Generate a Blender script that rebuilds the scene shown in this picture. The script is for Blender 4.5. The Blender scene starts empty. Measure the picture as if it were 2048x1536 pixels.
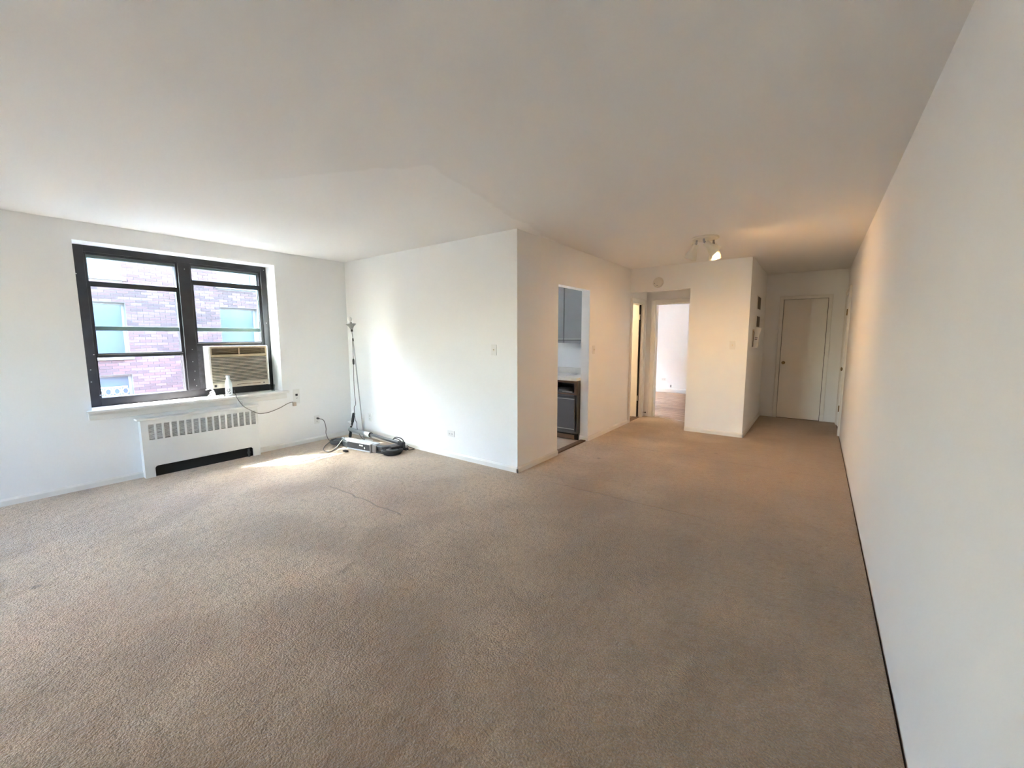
import bpy, bmesh, math, random
from mathutils import Vector, Matrix
random.seed(7)
sc = bpy.context.scene
COL = sc.collection

# ------------------------------------------------------------------ camera
FPX = 820.15                                   # focal length in pixels of the 2048 px wide frame
R_ = Vector((0.80298372, 0.59599276, -0.0031261))
U_ = Vector((-0.06539844, 0.09332264, 0.99348575))
F_ = Vector((-0.59240205, 0.79754844, -0.11391356))
cam = bpy.data.objects.new('camera', bpy.data.cameras.new('camera'))
COL.objects.link(cam)
cam.data.sensor_fit = 'HORIZONTAL'
cam.data.sensor_width = 36.0
cam.data.lens = FPX / 2048 * 36.0
cam.data.clip_start = 0.02
m = Matrix.Identity(4)
for i in range(3):
    m[i][0], m[i][1], m[i][2] = R_[i], U_[i], -F_[i]
m[2][3] = 1.4311
cam.matrix_world = m
sc.camera = cam

# ------------------------------------------------------------------ sky, sun, exposure
SKY_STRENGTH = 1.2
SUN_STRENGTH = 8.0
EXPOSURE = 2.93
LAMP_POWER = 3.0
SUN_DIR = Vector((0.55, 0.605, -1.0)).normalized()
w = bpy.data.worlds.new('sky'); sc.world = w; w.use_nodes = True
nt = w.node_tree
sky = nt.nodes.new('ShaderNodeTexSky')
sky.sky_type = 'NISHITA'; sky.sun_disc = False
sky.sun_elevation = math.radians(50.7); sky.sun_rotation = math.radians(222)
sky.dust_density = 2.0
nt.links.new(sky.outputs[0], nt.nodes['Background'].inputs[0])
nt.nodes['Background'].inputs[1].default_value = SKY_STRENGTH
sun = bpy.data.objects.new('sun', bpy.data.lights.new('sun', 'SUN')); COL.objects.link(sun)
sun.data.energy = SUN_STRENGTH; sun.data.angle = math.radians(0.6); sun.data.color = (1, .985, .96)
sun.rotation_euler = SUN_DIR.to_track_quat('-Z', 'Y').to_euler()
sun.location = (-20, -20, 30)
def portal(loc, sy, sz, rot=(0, -math.pi/2, 0)):
    L = bpy.data.lights.new('window_portal', 'AREA'); L.shape = 'RECTANGLE'; L.size = sz; L.size_y = sy
    L.cycles.is_portal = True
    o = bpy.data.objects.new('window_portal', L); COL.objects.link(o)
    o.location = loc; o.rotation_euler = rot
    if rot[0]: L.size, L.size_y = sy, sz
portal((-5.93, 1.583, 1.54), 1.75, 1.6)
portal((-4.275, -3.64, 1.55), 1.35, 1.3, (math.pi/2, 0, 0))
portal((-5.93, 4.625, 1.625), 1.36, 1.36)
portal((-5.93, 9.2, 1.55), 2.62, 1.62)
vs = sc.view_settings
vs.view_transform = 'Standard'; vs.look = 'None'; vs.gamma = 1.0; vs.use_curve_mapping = False
vs.exposure = EXPOSURE
cy = sc.cycles
cy.use_denoising = True
cy.use_adaptive_sampling = True; cy.adaptive_threshold = .2; cy.adaptive_min_samples = 24; cy.use_light_tree = False
cy.max_bounces = 8; cy.diffuse_bounces = 6; cy.glossy_bounces = 3; cy.transparent_max_bounces = 16
cy.sample_clamp_indirect = 12.0
cy.caustics_reflective = False; cy.caustics_refractive = False

# ------------------------------------------------------------------ materials
MATS = {}
def mat(name, col, rough=.6, metal=0., noise=None, bump=None, spec=.5, emit=None, coat=0.):
    """noise=(scale, second colour, amount), bump=(scale, strength, distance)"""
    if name in MATS: return MATS[name]
    M = bpy.data.materials.new(name); M.use_nodes = True
    t = M.node_tree; b = t.nodes['Principled BSDF']
    b.inputs['Base Color'].default_value = (*col, 1); b.inputs['Roughness'].default_value = rough
    b.inputs['Metallic'].default_value = metal; b.inputs['Specular IOR Level'].default_value = spec
    b.inputs['Coat Weight'].default_value = coat
    tc = t.nodes.new('ShaderNodeTexCoord')
    if noise:
        n = t.nodes.new('ShaderNodeTexNoise'); n.inputs['Scale'].default_value = noise[0]; n.inputs['Detail'].default_value = 5
        t.links.new(tc.outputs['Object'], n.inputs['Vector'])
        r = t.nodes.new('ShaderNodeMapRange'); r.inputs[1].default_value = .35; r.inputs[2].default_value = .65
        r.inputs[4].default_value = noise[2]
        t.links.new(n.outputs['Fac'], r.inputs[0])
        x = t.nodes.new('ShaderNodeMix'); x.data_type = 'RGBA'
        x.inputs[6].default_value = (*col, 1); x.inputs[7].default_value = (*noise[1], 1)
        t.links.new(r.outputs[0], x.inputs[0]); t.links.new(x.outputs[2], b.inputs['Base Color'])
    if bump:
        n = t.nodes.new('ShaderNodeTexNoise'); n.inputs['Scale'].default_value = bump[0]; n.inputs['Detail'].default_value = 4
        t.links.new(tc.outputs['Object'], n.inputs['Vector'])
        bp = t.nodes.new('ShaderNodeBump'); bp.inputs['Strength'].default_value = bump[1]; bp.inputs['Distance'].default_value = bump[2]
        t.links.new(n.outputs['Fac'], bp.inputs['Height']); t.links.new(bp.outputs[0], b.inputs['Normal'])
    if emit:
        b.inputs['Emission Color'].default_value = (*emit[0], 1); b.inputs['Emission Strength'].default_value = emit[1]
    MATS[name] = M
    return M

WALL = mat('white_wall_paint', (.875, .882, .882), .62, noise=(1.6, (.855, .862, .860), .6), bump=(45, .06, .01))
TRIM = mat('white_trim_paint', (.80, .79, .76), .4, noise=(6, (.74, .73, .70), .5))
DOORP = mat('door_paint', (.78, .765, .73), .42, noise=(3, (.74, .72, .68), .5))
BLACKF = mat('black_window_metal', (.018, .018, .020), .38, noise=(9, (.035, .035, .04), .7))
GRIT = mat('dusty_black_metal', (.03, .03, .035), .5, noise=(30, (.10, .10, .11), .6))
SASHG = mat('pale_green_aluminium', (.20, .27, .26), .45)
STEEL = mat('bright_steel', (.62, .62, .62), .28, 1.)
BRASS = mat('aged_brass', (.26, .18, .085), .35, 1.)
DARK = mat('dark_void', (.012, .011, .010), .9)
BLACKP = mat('black_plastic', (.012, .012, .013), .45)
RUBBER = mat('black_rubber', (.022, .022, .024), .75, noise=(60, (.04, .04, .045), .6))
WHITEP = mat('white_plastic', (.78, .78, .76), .35)
IVORY = mat('ivory_plastic', (.72, .67, .56), .4)
RADM = mat('radiator_enamel', (.74, .74, .72), .38, noise=(5, (.70, .70, .68), .5))
SHADOWM = mat('unlit_metal', (.05, .05, .05), .8)
ACM = mat('aged_ac_plastic', (.66, .60, .50), .45, noise=(8, (.58, .50, .39), .7))
ACW = mat('white_ac_side', (.76, .75, .72), .45)
ACT = mat('tan_ac_trim', (.52, .42, .29), .5, noise=(14, (.42, .32, .20), .7))
ACD = mat('brown_ac_recess', (.10, .06, .035), .6)
CABG = mat('grey_laminate', (.235, .24, .245), .4)
CABD = mat('dark_grey_laminate', (.10, .10, .105), .42)
CABT = mat('cabinet_light_edge', (.42, .42, .40), .35)
COUNTER = mat('white_laminate_top', (.74, .73, .69), .35, noise=(40, (.68, .67, .63), .5))
WOODD = mat('dark_stained_wood', (.10, .052, .025), .45, noise=(18, (.16, .085, .04), .8))
KFLOOR = mat('beige_vinyl_floor', (.55, .47, .37), .4, noise=(10, (.47, .40, .31), .7))
OAK1 = mat('oak_board_honey', (.42, .25, .135), .35, noise=(12, (.34, .19, .10), .7))
OAK2 = mat('oak_board_pale', (.50, .31, .18), .35, noise=(12, (.42, .25, .13), .7))
OAK3 = mat('oak_board_brown', (.34, .19, .10), .35, noise=(12, (.28, .15, .075), .7))
SUBF = mat('dark_subfloor', (.05, .035, .025), .9)
GREYM = mat('grey_plated_metal', (.36, .36, .36), .35, .8)
STEMM = mat('gunmetal_tube', (.16, .17, .18), .28, .85)
DECKE = mat('silver_deck_edge', (.62, .66, .70), .3, .35)
DECKU = mat('dark_deck_underside', (.035, .037, .042), .5, noise=(25, (.06, .06, .065), .6))
STICK = mat('white_sticker', (.85, .85, .83), .5)
BOTTLE = mat('white_bottle_enamel', (.80, .84, .84), .3)
INK = mat('black_ink', (.012, .012, .014), .6)
STEELC = mat('bottle_steel', (.45, .47, .47), .3, .9)
SHADEM = mat('cream_lamp_shade', (.72, .68, .58), .4)
STONE = mat('pale_sill_stone', (.26, .26, .26), .8)
MORTAR = mat('pale_mortar', (.185, .175, .17), .9)
BR = [mat('brick_red', (.118, .062, .054), .85), mat('brick_rose', (.145, .082, .072), .85), mat('brick_brown', (.090, .052, .047), .85)]
FARGLASS = mat('far_window_glass', (.10, .125, .15), .15)
GROUND = mat('pale_concrete', (.24, .24, .23), .9, noise=(.8, (.20, .20, .19), .8))
ROOF = mat('grey_roofing', (.25, .25, .25), .9)
PAPER = mat('white_paper', (.82, .83, .83), .6)
CORDG = mat('grey_cord', (.16, .155, .14), .5)
PLUGT = mat('tan_plug', (.50, .40, .31), .5)
DETECT = mat('detector_white', (.76, .74, .69), .4)

def glass(name, tint, refl=.03):
    M = bpy.data.materials.new(name); M.use_nodes = True; t = M.node_tree
    t.nodes.remove(t.nodes['Principled BSDF'])
    a = t.nodes.new('ShaderNodeBsdfTransparent'); a.inputs[0].default_value = (*tint, 1)
    g = t.nodes.new('ShaderNodeBsdfGlossy'); g.inputs['Roughness'].default_value = .02
    x = t.nodes.new('ShaderNodeMixShader')
    x.inputs[0].default_value = refl; t.links.new(a.outputs[0], x.inputs[1]); t.links.new(g.outputs[0], x.inputs[2])
    t.links.new(x.outputs[0], t.nodes['Material Output'].inputs[0])
    return M
GLASS = glass('window_glass', (.93, .965, .965))
CLEARP = glass('clear_plastic', (.80, .82, .82))

# emissive bulb
BULB = mat('lit_bulb', (1, .9, .7), .5, emit=((1, .72, .40), 14.0))
BULBOFF = mat('frosted_bulb', (.86, .86, .84), .35)

# ceiling: paint with a paler repainted patch of its own outline
def ceiling_mat():
    M = bpy.data.materials.new('ceiling_paint'); M.use_nodes = True; t = M.node_tree; b = t.nodes['Principled BSDF']
    N = t.nodes.new; L = t.links.new
    tc = N('ShaderNodeTexCoord'); sep = N('ShaderNodeSeparateXYZ')
    nz = N('ShaderNodeTexNoise'); nz.inputs['Scale'].default_value = 5.5; nz.inputs['Detail'].default_value = 2
    L(tc.outputs['Object'], nz.inputs['Vector'])
    sub = N('ShaderNodeVectorMath'); sub.operation = 'SUBTRACT'; sub.inputs[1].default_value = (.5, .5, .5); L(nz.outputs['Color'], sub.inputs[0])
    scl = N('ShaderNodeVectorMath'); scl.operation = 'SCALE'; scl.inputs['Scale'].default_value = .15; L(sub.outputs[0], scl.inputs[0])
    add = N('ShaderNodeVectorMath'); add.operation = 'ADD'; L(tc.outputs['Object'], add.inputs[0]); L(scl.outputs[0], add.inputs[1])
    L(add.outputs[0], sep.inputs[0])
    def mr(src, a, bb):
        r = N('ShaderNodeMapRange'); r.clamp = True; r.inputs[1].default_value = a; r.inputs[2].default_value = bb; L(src, r.inputs[0]); return r.outputs[0]
    def mul(p, q):
        x = N('ShaderNodeMath'); x.operation = 'MULTIPLY'; L(p, x.inputs[0]); L(q, x.inputs[1]); return x.outputs[0]
    # first patch: front edge near y 1.6, right edge x -2.05 drifting to -2.3, fading towards x -3.2
    xr = N('ShaderNodeMath'); xr.operation = 'MULTIPLY_ADD'; L(sep.outputs[1], xr.inputs[0]); xr.inputs[1].default_value = .19; L(sep.outputs[0], xr.inputs[2])
    yt = N('ShaderNodeMath'); yt.operation = 'MULTIPLY_ADD'; L(sep.outputs[0], yt.inputs[0]); yt.inputs[1].default_value = -.47; L(sep.outputs[1], yt.inputs[2])
    p1 = mul(mul(mr(yt.outputs[0], 2.79, 2.82), mr(xr.outputs[0], -1.67, -1.70)), mr(sep.outputs[0], -3.6, -2.7))
    p2 = mul(mul(mr(sep.outputs[1], 1.7, 2.2), mr(sep.outputs[0], -1.22, -1.5)), mr(xr.outputs[0], -1.64, -1.60))
    x1 = N('ShaderNodeMix'); x1.data_type = 'RGBA'
    x1.inputs[6].default_value = (.86, .855, .84, 1); x1.inputs[7].default_value = (.905, .905, .895, 1)
    sm = N('ShaderNodeMath'); sm.operation = 'MULTIPLY_ADD'; L(p2, sm.inputs[0]); sm.inputs[1].default_value = .35; L(p1, sm.inputs[2])
    L(sm.outputs[0], x1.inputs[0]); L(x1.outputs[2], b.inputs['Base Color'])
    b.inputs['Roughness'].default_value = .8
    return M

def carpet_mat():
    M = bpy.data.materials.new('beige_carpet'); M.use_nodes = True; t = M.node_tree; b = t.nodes['Principled BSDF']
    N = t.nodes.new; L = t.links.new
    tc = N('ShaderNodeTexCoord'); P = tc.outputs['Object']
    def noise(s, d=3, vec=None, dist=0):
        n = N('ShaderNodeTexNoise'); n.inputs['Scale'].default_value = s; n.inputs['Detail'].default_value = d
        n.inputs['Distortion'].default_value = dist
        L(vec or P, n.inputs['Vector']); return n.outputs['Fac']
    def mr(src, a, bb, c=0., d=1.):
        r = N('ShaderNodeMapRange'); r.inputs[1].default_value = a; r.inputs[2].default_value = bb
        r.inputs[3].default_value = c; r.inputs[4].default_value = d; L(src, r.inputs[0]); return r.outputs[0]
    def mix(f, c1, c2):
        x = N('ShaderNodeMix'); x.data_type = 'RGBA'
        if hasattr(c1, 'links'): L(c1, x.inputs[6])
        else: x.inputs[6].default_value = (*c1, 1)
        x.inputs[7].default_value = (*c2, 1); L(f, x.inputs[0]); return x.outputs[2]
    def mul(p, q, op='MULTIPLY'):
        x = N('ShaderNodeMath'); x.operation = op
        for i, v in enumerate((p, q)):
            if isinstance(v, (int, float)): x.inputs[i].default_value = v
            else: L(v, x.inputs[i])
        return x.outputs[0]
    fine = noise(120, 2); mid = noise(22, 4)
    c = mix(mr(fine, .34, .66), (.450, .328, .218), (.785, .622, .450))
    c = mix(mr(mid, .50, .68, 0, .45), c, (.33, .24, .165))
    # worn, soiled areas
    soil = noise(1.05, 4, dist=.6)
    c = mix(mr(soil, .47, .64, 0, .42), c, (.27, .195, .135))
    pink = noise(.8, 2)
    c = mix(mr(pink, .52, .70, 0, .35), c, (.52, .34, .25))
    # traffic lane that runs from the room towards the hall
    sep = N('ShaderNodeSeparateXYZ'); L(P, sep.inputs[0])
    wob = noise(1.5, 4)
    lane = mul(sep.outputs[0], mr(wob, .3, .7, -.8, .8), 'ADD')
    lane = mr(lane, -2.7, -.9)
    c = mix(mul(lane, .62), c, (.26, .175, .108))
    # small round spots
    v = N('ShaderNodeTexVoronoi'); v.inputs['Scale'].default_value = 1.7; L(P, v.inputs['Vector'])
    c = mix(mr(v.outputs['Distance'], .055, .03, 0, .6), c, (.16, .11, .075))
    # seams where the strips of carpet meet
    wob2 = mr(noise(5, 2), .3, .7, -.018, .018)
    yy = mul(sep.outputs[1], wob2, 'ADD')
    seam = None
    for y0, x0, x1, amt in ((5.12, -2.47, .34, .35), (3.38, -2.1, -.55, .45), (2.03, -3.8, -2.5, .5)):
        d = mul(mul(yy, y0, 'SUBTRACT'), 0, 'ADD')
        a = N('ShaderNodeMath'); a.operation = 'ABSOLUTE'; L(d, a.inputs[0])
        s = mul(mul(mr(a.outputs[0], .014, .004), mul(mr(sep.outputs[0], x0, x0 + .2), mr(sep.outputs[0], x1, x1 - .2))), amt)
        seam = s if seam is None else mul(seam, s, 'MAXIMUM')
    c = mix(seam, c, (.22, .16, .115))
    L(c, b.inputs['Base Color'])
    b.inputs['Roughness'].default_value = .95; b.inputs['Specular IOR Level'].default_value = .1
    b.inputs['Sheen Weight'].default_value = .45; b.inputs['Sheen Roughness'].default_value = .45
    tuft = noise(110, 3); clump = noise(24, 3); wave = noise(4.5, 3)
    h = mul(mul(tuft, 1.0), mul(mul(clump, 1.3), mul(wave, 1.8), 'ADD'), 'ADD')
    h = mul(h, mul(seam, -1.2), 'ADD')
    bp = N('ShaderNodeBump'); bp.inputs['Strength'].default_value = .9; bp.inputs['Distance'].default_value = .020
    L(h, bp.inputs['Height']); L(bp.outputs[0], b.inputs['Normal'])
    return M
CEIL = ceiling_mat(); CARPET = carpet_mat()

# ------------------------------------------------------------------ mesh helpers
class MB:
    def __init__(s): s.v = []; s.f = []
    def add(s, vs, fs):
        o = len(s.v); s.v += [tuple(p) for p in vs]; s.f += [tuple(i + o for i in f) for f in fs]; return s
    def box(s, x0, x1, y0, y1, z0, z1):
        x0, x1 = sorted((x0, x1)); y0, y1 = sorted((y0, y1)); z0, z1 = sorted((z0, z1))
        return s.add([(x0,y0,z0),(x1,y0,z0),(x1,y1,z0),(x0,y1,z0),(x0,y0,z1),(x1,y0,z1),(x1,y1,z1),(x0,y1,z1)],
                     [(3,2,1,0),(4,5,6,7),(0,1,5,4),(1,2,6,5),(2,3,7,6),(3,0,4,7)])
    def lathe(s, prof, c=(0,0,0), ax=(0,0,1), n=20, closed=True):
        """prof: list of (radius, height along axis)"""
        ax = Vector(ax).normalized(); q = Vector((0,0,1)).rotation_difference(ax); c = Vector(c)
        vs = []; fs = []
        for r, h in prof:
            for k in range(n):
                a = 2*math.pi*k/n
                vs.append(c + q @ Vector((r*math.cos(a), r*math.sin(a), h)))
        for i in range(len(prof)-1):
            for k in range(n):
                fs.append((i*n+k, i*n+(k+1)%n, (i+1)*n+(k+1)%n, (i+1)*n+k))
        if closed:
            fs.append(tuple(range(n-1, -1, -1))); fs.append(tuple((len(prof)-1)*n+k for k in range(n)))
        return s.add(vs, fs)
    def cyl(s, a, b, r, r2=None, n=16):
        a = Vector(a); b = Vector(b); return s.lathe([(r,0),(r if r2 is None else r2,(b-a).length)], a, b-a, n)
    def tube(s, pts, r, n=8):
        P = [Vector(p) for p in pts]; vs = []; fs = []
        up = None
        for i, p in enumerate(P):
            t = (P[min(i+1,len(P)-1)] - P[max(i-1,0)]).normalized()
            if up is None:
                up = t.orthogonal().normalized()
            up = (up - t*up.dot(t)).normalized(); sd = t.cross(up)
            for k in range(n):
                a = 2*math.pi*k/n; vs.append(p + up*(r*math.cos(a)) + sd*(r*math.sin(a)))
        for i in range(len(P)-1):
            for k in range(n): fs.append((i*n+k, i*n+(k+1)%n, (i+1)*n+(k+1)%n, (i+1)*n+k))
        fs.append(tuple(range(n-1,-1,-1))); fs.append(tuple((len(P)-1)*n+k for k in range(n)))
        return s.add(vs, fs)
    def prism(s, poly, ax, a, b):
        """poly: 2-D points in the plane of the two other axes (cyclic order), extruded along ax from a to b"""
        n = len(poly); vs = []
        for h in (a, b):
            for p, q in poly:
                vs.append({0:(h,p,q), 1:(p,h,q), 2:(p,q,h)}[ax])
        return s.add(vs, [tuple(range(n-1,-1,-1)), tuple(range(n,2*n))] + [(i,(i+1)%n,n+(i+1)%n,n+i) for i in range(n)])
    def build(s, name, material, parent=None, bevel=0, smooth=False, origin=None):
        me = bpy.data.meshes.new(name)
        o3 = Vector(origin) if origin is not None else Vector((0,0,0))
        me.from_pydata([Vector(p)-o3 for p in s.v], [], s.f); me.validate()
        bm = bmesh.new(); bm.from_mesh(me); bmesh.ops.recalc_face_normals(bm, faces=bm.faces); bm.to_mesh(me); bm.free()
        me.materials.append(material)
        o = bpy.data.objects.new(name, me); COL.objects.link(o); o.location = o3
        if smooth:
            for p in me.polygons: p.use_smooth = True
            me.set_sharp_from_angle(angle=math.radians(35))
        if bevel:
            b = o.modifiers.new('bevel', 'BEVEL'); b.width = bevel; b.segments = 2; b.limit_method = 'ANGLE'
        if parent is not None:
            o.parent = parent; o.matrix_parent_inverse = Matrix.Translation(parent.location).inverted() if parent.rotation_euler[:] == (0,0,0) else parent.matrix_basis.inverted()
        return o
def box(name, material, *b, parent=None, bevel=0): return MB().box(*b).build(name, material, parent, bevel)
def tag(o, label, cat, group=None):
    o['label'] = label; o['category'] = cat
    if group: o['group'] = group
    return o
def struct(o, label=None, cat=None):
    o['kind'] = 'structure'
    if label: o['label'] = label
    if cat: o['category'] = cat
    return o
def thing(name, label, cat, loc=(0,0,0), group=None):
    e = bpy.data.objects.new(name, None); COL.objects.link(e); e.location = loc; e.empty_display_size = .1
    return tag(e, label, cat, group)
def smooth_path(pts, k=6):
    """Catmull-Rom through points"""
    P = [Vector(p) for p in pts]; P = [P[0]*2-P[1]] + P + [P[-1]*2-P[-2]]; out = []
    for i in range(1, len(P)-2):
        a, b, c, d = P[i-1:i+3]
        for j in range(k):
            t = j/k
            out.append(.5*((2*b) + (c-a)*t + (2*a-5*b+4*c-d)*t*t + (3*b-a-3*c+d)*t**3))
    out.append(P[-2]); return out
def wall(name, label, ax, a, b, lo, hi, holes=(), z0=-.02, z1=2.5, m=None):
    """slab normal to ax between a and b, running lo..hi along the other axis; holes=(l0,l1,z0,z1)"""
    M = MB()
    def add(l0, l1, q0, q1):
        if l1-l0 < 1e-4 or q1-q0 < 1e-4: return
        if ax == 0: M.box(a, b, l0, l1, q0, q1)
        else: M.box(l0, l1, a, b, q0, q1)
    p = lo
    for h0, h1, q0, q1 in sorted(holes):
        add(p, h0, z0, z1); add(h0, h1, z0, q0); add(h0, h1, q1, z1); p = h1
    add(p, hi, z0, z1)
    return struct(M.build(name, m or WALL), label, 'wall')

# ------------------------------------------------------------------ room shell
XW, YB, XK, YF, XR, YH, XS, H = -5.528, 3.418, -2.47, 6.521, .334, 8.571, -.78, 2.5
XO = -5.90
YBK = -3.3
ADDWX0, ADDWX1 = -4.95, -3.60  # width of the unseen window added in the back wall for light
WY0, WY1, WZ0, WZ1 = .71, 2.457, .748, 2.33
wall('wall_left', 'white window wall at the left with the black framed window', 0, XO, XW, YBK, YB+.12, [(WY0, WY1, WZ0-.03, WZ1)])
wall('wall_partition', 'bright white wall between the window corner and the kitchen corner', 1, YB, YB+.12, XW, XK)
wall('wall_kitchen', 'white wall with the kitchen opening facing the right wall', 0, XK-.12, XK, YB+.12, 7.32, [(4.24, 5.07, -.02, 2.04), (6.60, 7.16, -.02, 2.0)])
M = MB(); M.box(-1.56, XS, YF, YF+.12, -.02, H); M.box(XK, -1.56, YF, YF+.12, 2.135, H)
struct(M.build('wall_far', WALL), 'far white wall under the ceiling spotlight with a doorway recess at its left', 'wall')
wall('wall_recess_right', 'right side of the doorway recess', 0, -1.56, -1.44, YF+.12, 7.44)
wall('wall_recess_back', 'back wall of the doorway recess around the bedroom door opening', 1, 7.32, 7.44, XW, -1.56, [(-2.31, -1.60, -.02, 2.0)])
wall('wall_hall_side', 'dim side wall of the entry hall carrying the intercom phone', 0, XS-.12, XS, YF+.12, 10.87)
wall('wall_hall_back', 'dim end wall of the entry hall around the closet door', 1, YH, YH+.12, XS, XR+.12, [(-.518, .10, -.02, 2.055)])
wall('wall_right', 'long plain white wall along the right of the picture', 0, XR, XR+.12, YBK, YH, [(7.50, 8.36, -.02, 2.07)])
wall('wall_back', 'white wall behind the camera', 1, YBK-.32, YBK, XO, XR+.12, [(ADDWX0, ADDWX1, .9, 2.2)])
wall('wall_kitchen_window', 'kitchen wall with its window', 0, XO, XW, YB+.12, 5.74, [(3.95, 5.30, .95, 2.3)])
wall('wall_kitchen_back', 'pale kitchen wall behind counter and wall cabinets', 1, 5.62, 5.74, XW, XK-.12)
wall('wall_bath_left', 'wall of the small room behind the ajar door', 0, -4.4, -4.28, 5.74, 7.32)
wall('wall_bedroom_window', 'bedroom wall with its window', 0, XO, XW, 7.44, 10.87, [(7.9, 10.5, .75, 2.35)])
wall('wall_bedroom_back', 'white bedroom wall seen through the doorway', 1, 10.87, 10.99, XO, XS)
wall('wall_shaft', 'solid block beside the small room', 0, XO, XW, 5.74, 7.44)
struct(MB().box(XO, XR+.12, YBK-.32, 10.99, H, H+.14).build('ceiling', CEIL), 'white ceiling with a repainted paler patch', 'ceiling')
# floors
cp = [(XW, YBK), (.325, YBK), (.325, YH), (XS, YH), (XS, YF), (-1.56, YF), (-1.56, 7.18), (-1.66, 7.21), (-1.85, 7.25), (-2.05, 7.29), (-2.25, 7.36), (-2.31, 7.40), (-2.31, 7.32),
      (XK, 7.32), (XK, YB), (XW, YB)]
struct(MB().prism(cp, 2, -.018, 0).build('floor', CARPET), 'worn beige wall to wall carpet with stains and seams', 'carpet')
struct(box('floor_slab', SUBF, XO, XR+.12, YBK-.32, 10.99, -.16, -.02))
struct(box('floor_kitchen', KFLOOR, XW, XK, YB+.12, 5.62, -.02, -.006))
struct(box('floor_bath', KFLOOR, -4.28, XK, 5.74, 7.32, -.02, -.006))
fb = struct(MB().box(XW, XS-.12, 7.19, 7.44, -.02, -.0165).box(XW, XS-.12, 7.44, 10.87, -.02, -.0165).build('floor_bedroom', OAK3), 'oak strip floor of the bedroom', 'floor')
pw = .0635; plank_me = {}
yy = 7.20; row = 0
while yy + pw < 10.87:
    xx = -4.6 + (row*.37) % .9
    lim = -1.60 if yy < 7.44 else -.95
    if yy < 7.44: xx = -2.31
    while xx < lim - .05:
        L = min(random.uniform(.7, 1.3), lim-xx)
        if yy < 7.44: L = lim - xx
        me_k = (round(L, 1), random.randrange(3))
        if me_k not in plank_me:
            l = me_k[0]
            o = MB().box(.001, l-.001, .0008, pw-.0008, -.016, -.006).build('plank', [OAK1, OAK2, OAK3][me_k[1]], fb)
            plank_me[me_k] = o.data
        else:
            o = bpy.data.objects.new('plank', plank_me[me_k]); COL.objects.link(o); o.parent = fb
        o.location = (xx, yy, random.uniform(-.0006, .0006))
        xx += me_k[0]
    yy += pw; row += 1

# baseboards
def baseboard(name, label, ax, face, d, segs, h=.062, t=.016):
    M = MB()
    for lo, hi in segs:
        pr = [(0, 0), (d*t, 0), (d*t, h-.018), (d*t*.55, h-.006), (d*t*.3, h), (0, h)]
        if ax == 0: M.prism([(face+p, q) for p, q in pr], 1, lo, hi)
        else: M.prism([(face+p, q) for p, q in pr], 0, lo, hi)
    return struct(M.build(name, TRIM), label, 'baseboard')
# prism with ax=1 takes (x,z), with ax=0 takes (y,z)
baseboard('baseboard_left', 'low white baseboard under the window wall', 0, XW, 1, [(YBK, 1.03), (2.11, YB)])
baseboard('baseboard_partition', 'low white baseboard along the bright wall', 1, YB, -1, [(XW+.016, XK+.016)])
baseboard('baseboard_kitchen', 'low white baseboard along the wall with the kitchen opening', 0, XK, 1, [(YB-.016, 4.24), (5.07, 6.53)])
baseboard('baseboard_far', 'low white baseboard of the far wall below the light switch', 1, YF, -1, [(-1.56, XS+.016)])
baseboard('baseboard_hall', 'low white baseboard in the entry hall', 0, XS, 1, [(YF-.016, YH)])
baseboard('baseboard_bedroom', 'white baseboard of the bedroom seen through the doorway', 1, 10.87, -1, [(XW, XS-.12)], h=.10)
baseboard('baseboard_jamb', 'short baseboard on the far jamb of the kitchen opening', 1, 5.07, -1, [(XK-.12, XK+.016)])

# ------------------------------------------------------------------ window
win = struct(thing('window_1', 'black metal double window with raised lower sashes looking onto brick', 'window', (XO+.13, 1.58, WZ0)))
XFc = -5.77
LY0, LY1, RY0, RY1 = .83, 1.535, 1.657, 2.361      # clear widths of the two units
ZB, ZT = .832, 2.235
M = MB()
M.box(XO, XFc, WY0, LY0-.02, WZ0-.03, WZ1).box(XO, XFc, RY1+.03, WY1, WZ0-.03, WZ1).box(XO, XFc, LY0-.02, RY1+.03, ZT+.035, WZ1).box(XO, XFc, LY0-.02, RY1+.03, WZ0-.03, ZB)
M.build('frame', BLACKF, win, bevel=.004)
M = MB(); M.box(XO, XFc+.004, LY1+.005, RY0-.005, ZB-.001, ZT+.036); M.build('mullion', BLACKF, win, bevel=.004)
M = MB()                                            # stepped inner tracks
for a, b_ in ((LY0-.02, LY1+.005), (RY0-.005, RY1+.03)):
    M.box(XO, XFc-.022, a, a+.016, ZB, ZT+.035).box(XO, XFc-.022, b_-.016, b_, ZB, ZT+.035)
    M.box(XO, XFc-.015, a+.016, b_-.016, ZT+.012, ZT+.035)
M.build('sash_track', BLACKF, win)
def sash(name, x, y0, y1, z0, z1, zt, t=.024, rail=.03, m=None):
    M = MB()
    M.box(x-t/2, x+t/2, y0, y0+rail, z0, zt).box(x-t/2, x+t/2, y1-rail, y1, z0, zt)
    M.box(x-t/2, x+t/2, y0+rail, y1-rail, z0, z0+.043).box(x-t/2, x+t/2, y0+rail, y1-rail, z1, zt)
    s = M.build(name, m or BLACKF, win, bevel=.002)
    MB().box(x-.002, x+.002, y0+rail-.004, y1-rail+.004, z0+.04, z1+.003).build('pane', GLASS, s)
    return s
XL, XU = -5.806, -5.846
s1 = sash('lower_sash', XL, LY0-.004, LY1-.008, 1.236, 1.942, 1.992, rail=.012)
s2 = sash('lower_sash', XL, RY0+.010, RY1+.012, 1.338, 2.036, 2.090, rail=.012)
u1 = sash('upper_sash', XU, LY0-.004, LY1+.0, 1.508, 2.222, 2.26, rail=.012, m=SASHG)
u2 = sash('upper_sash', XU, RY0-.0, RY1+.012, 1.508, 2.226, 2.26, rail=.012, m=SASHG)
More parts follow.
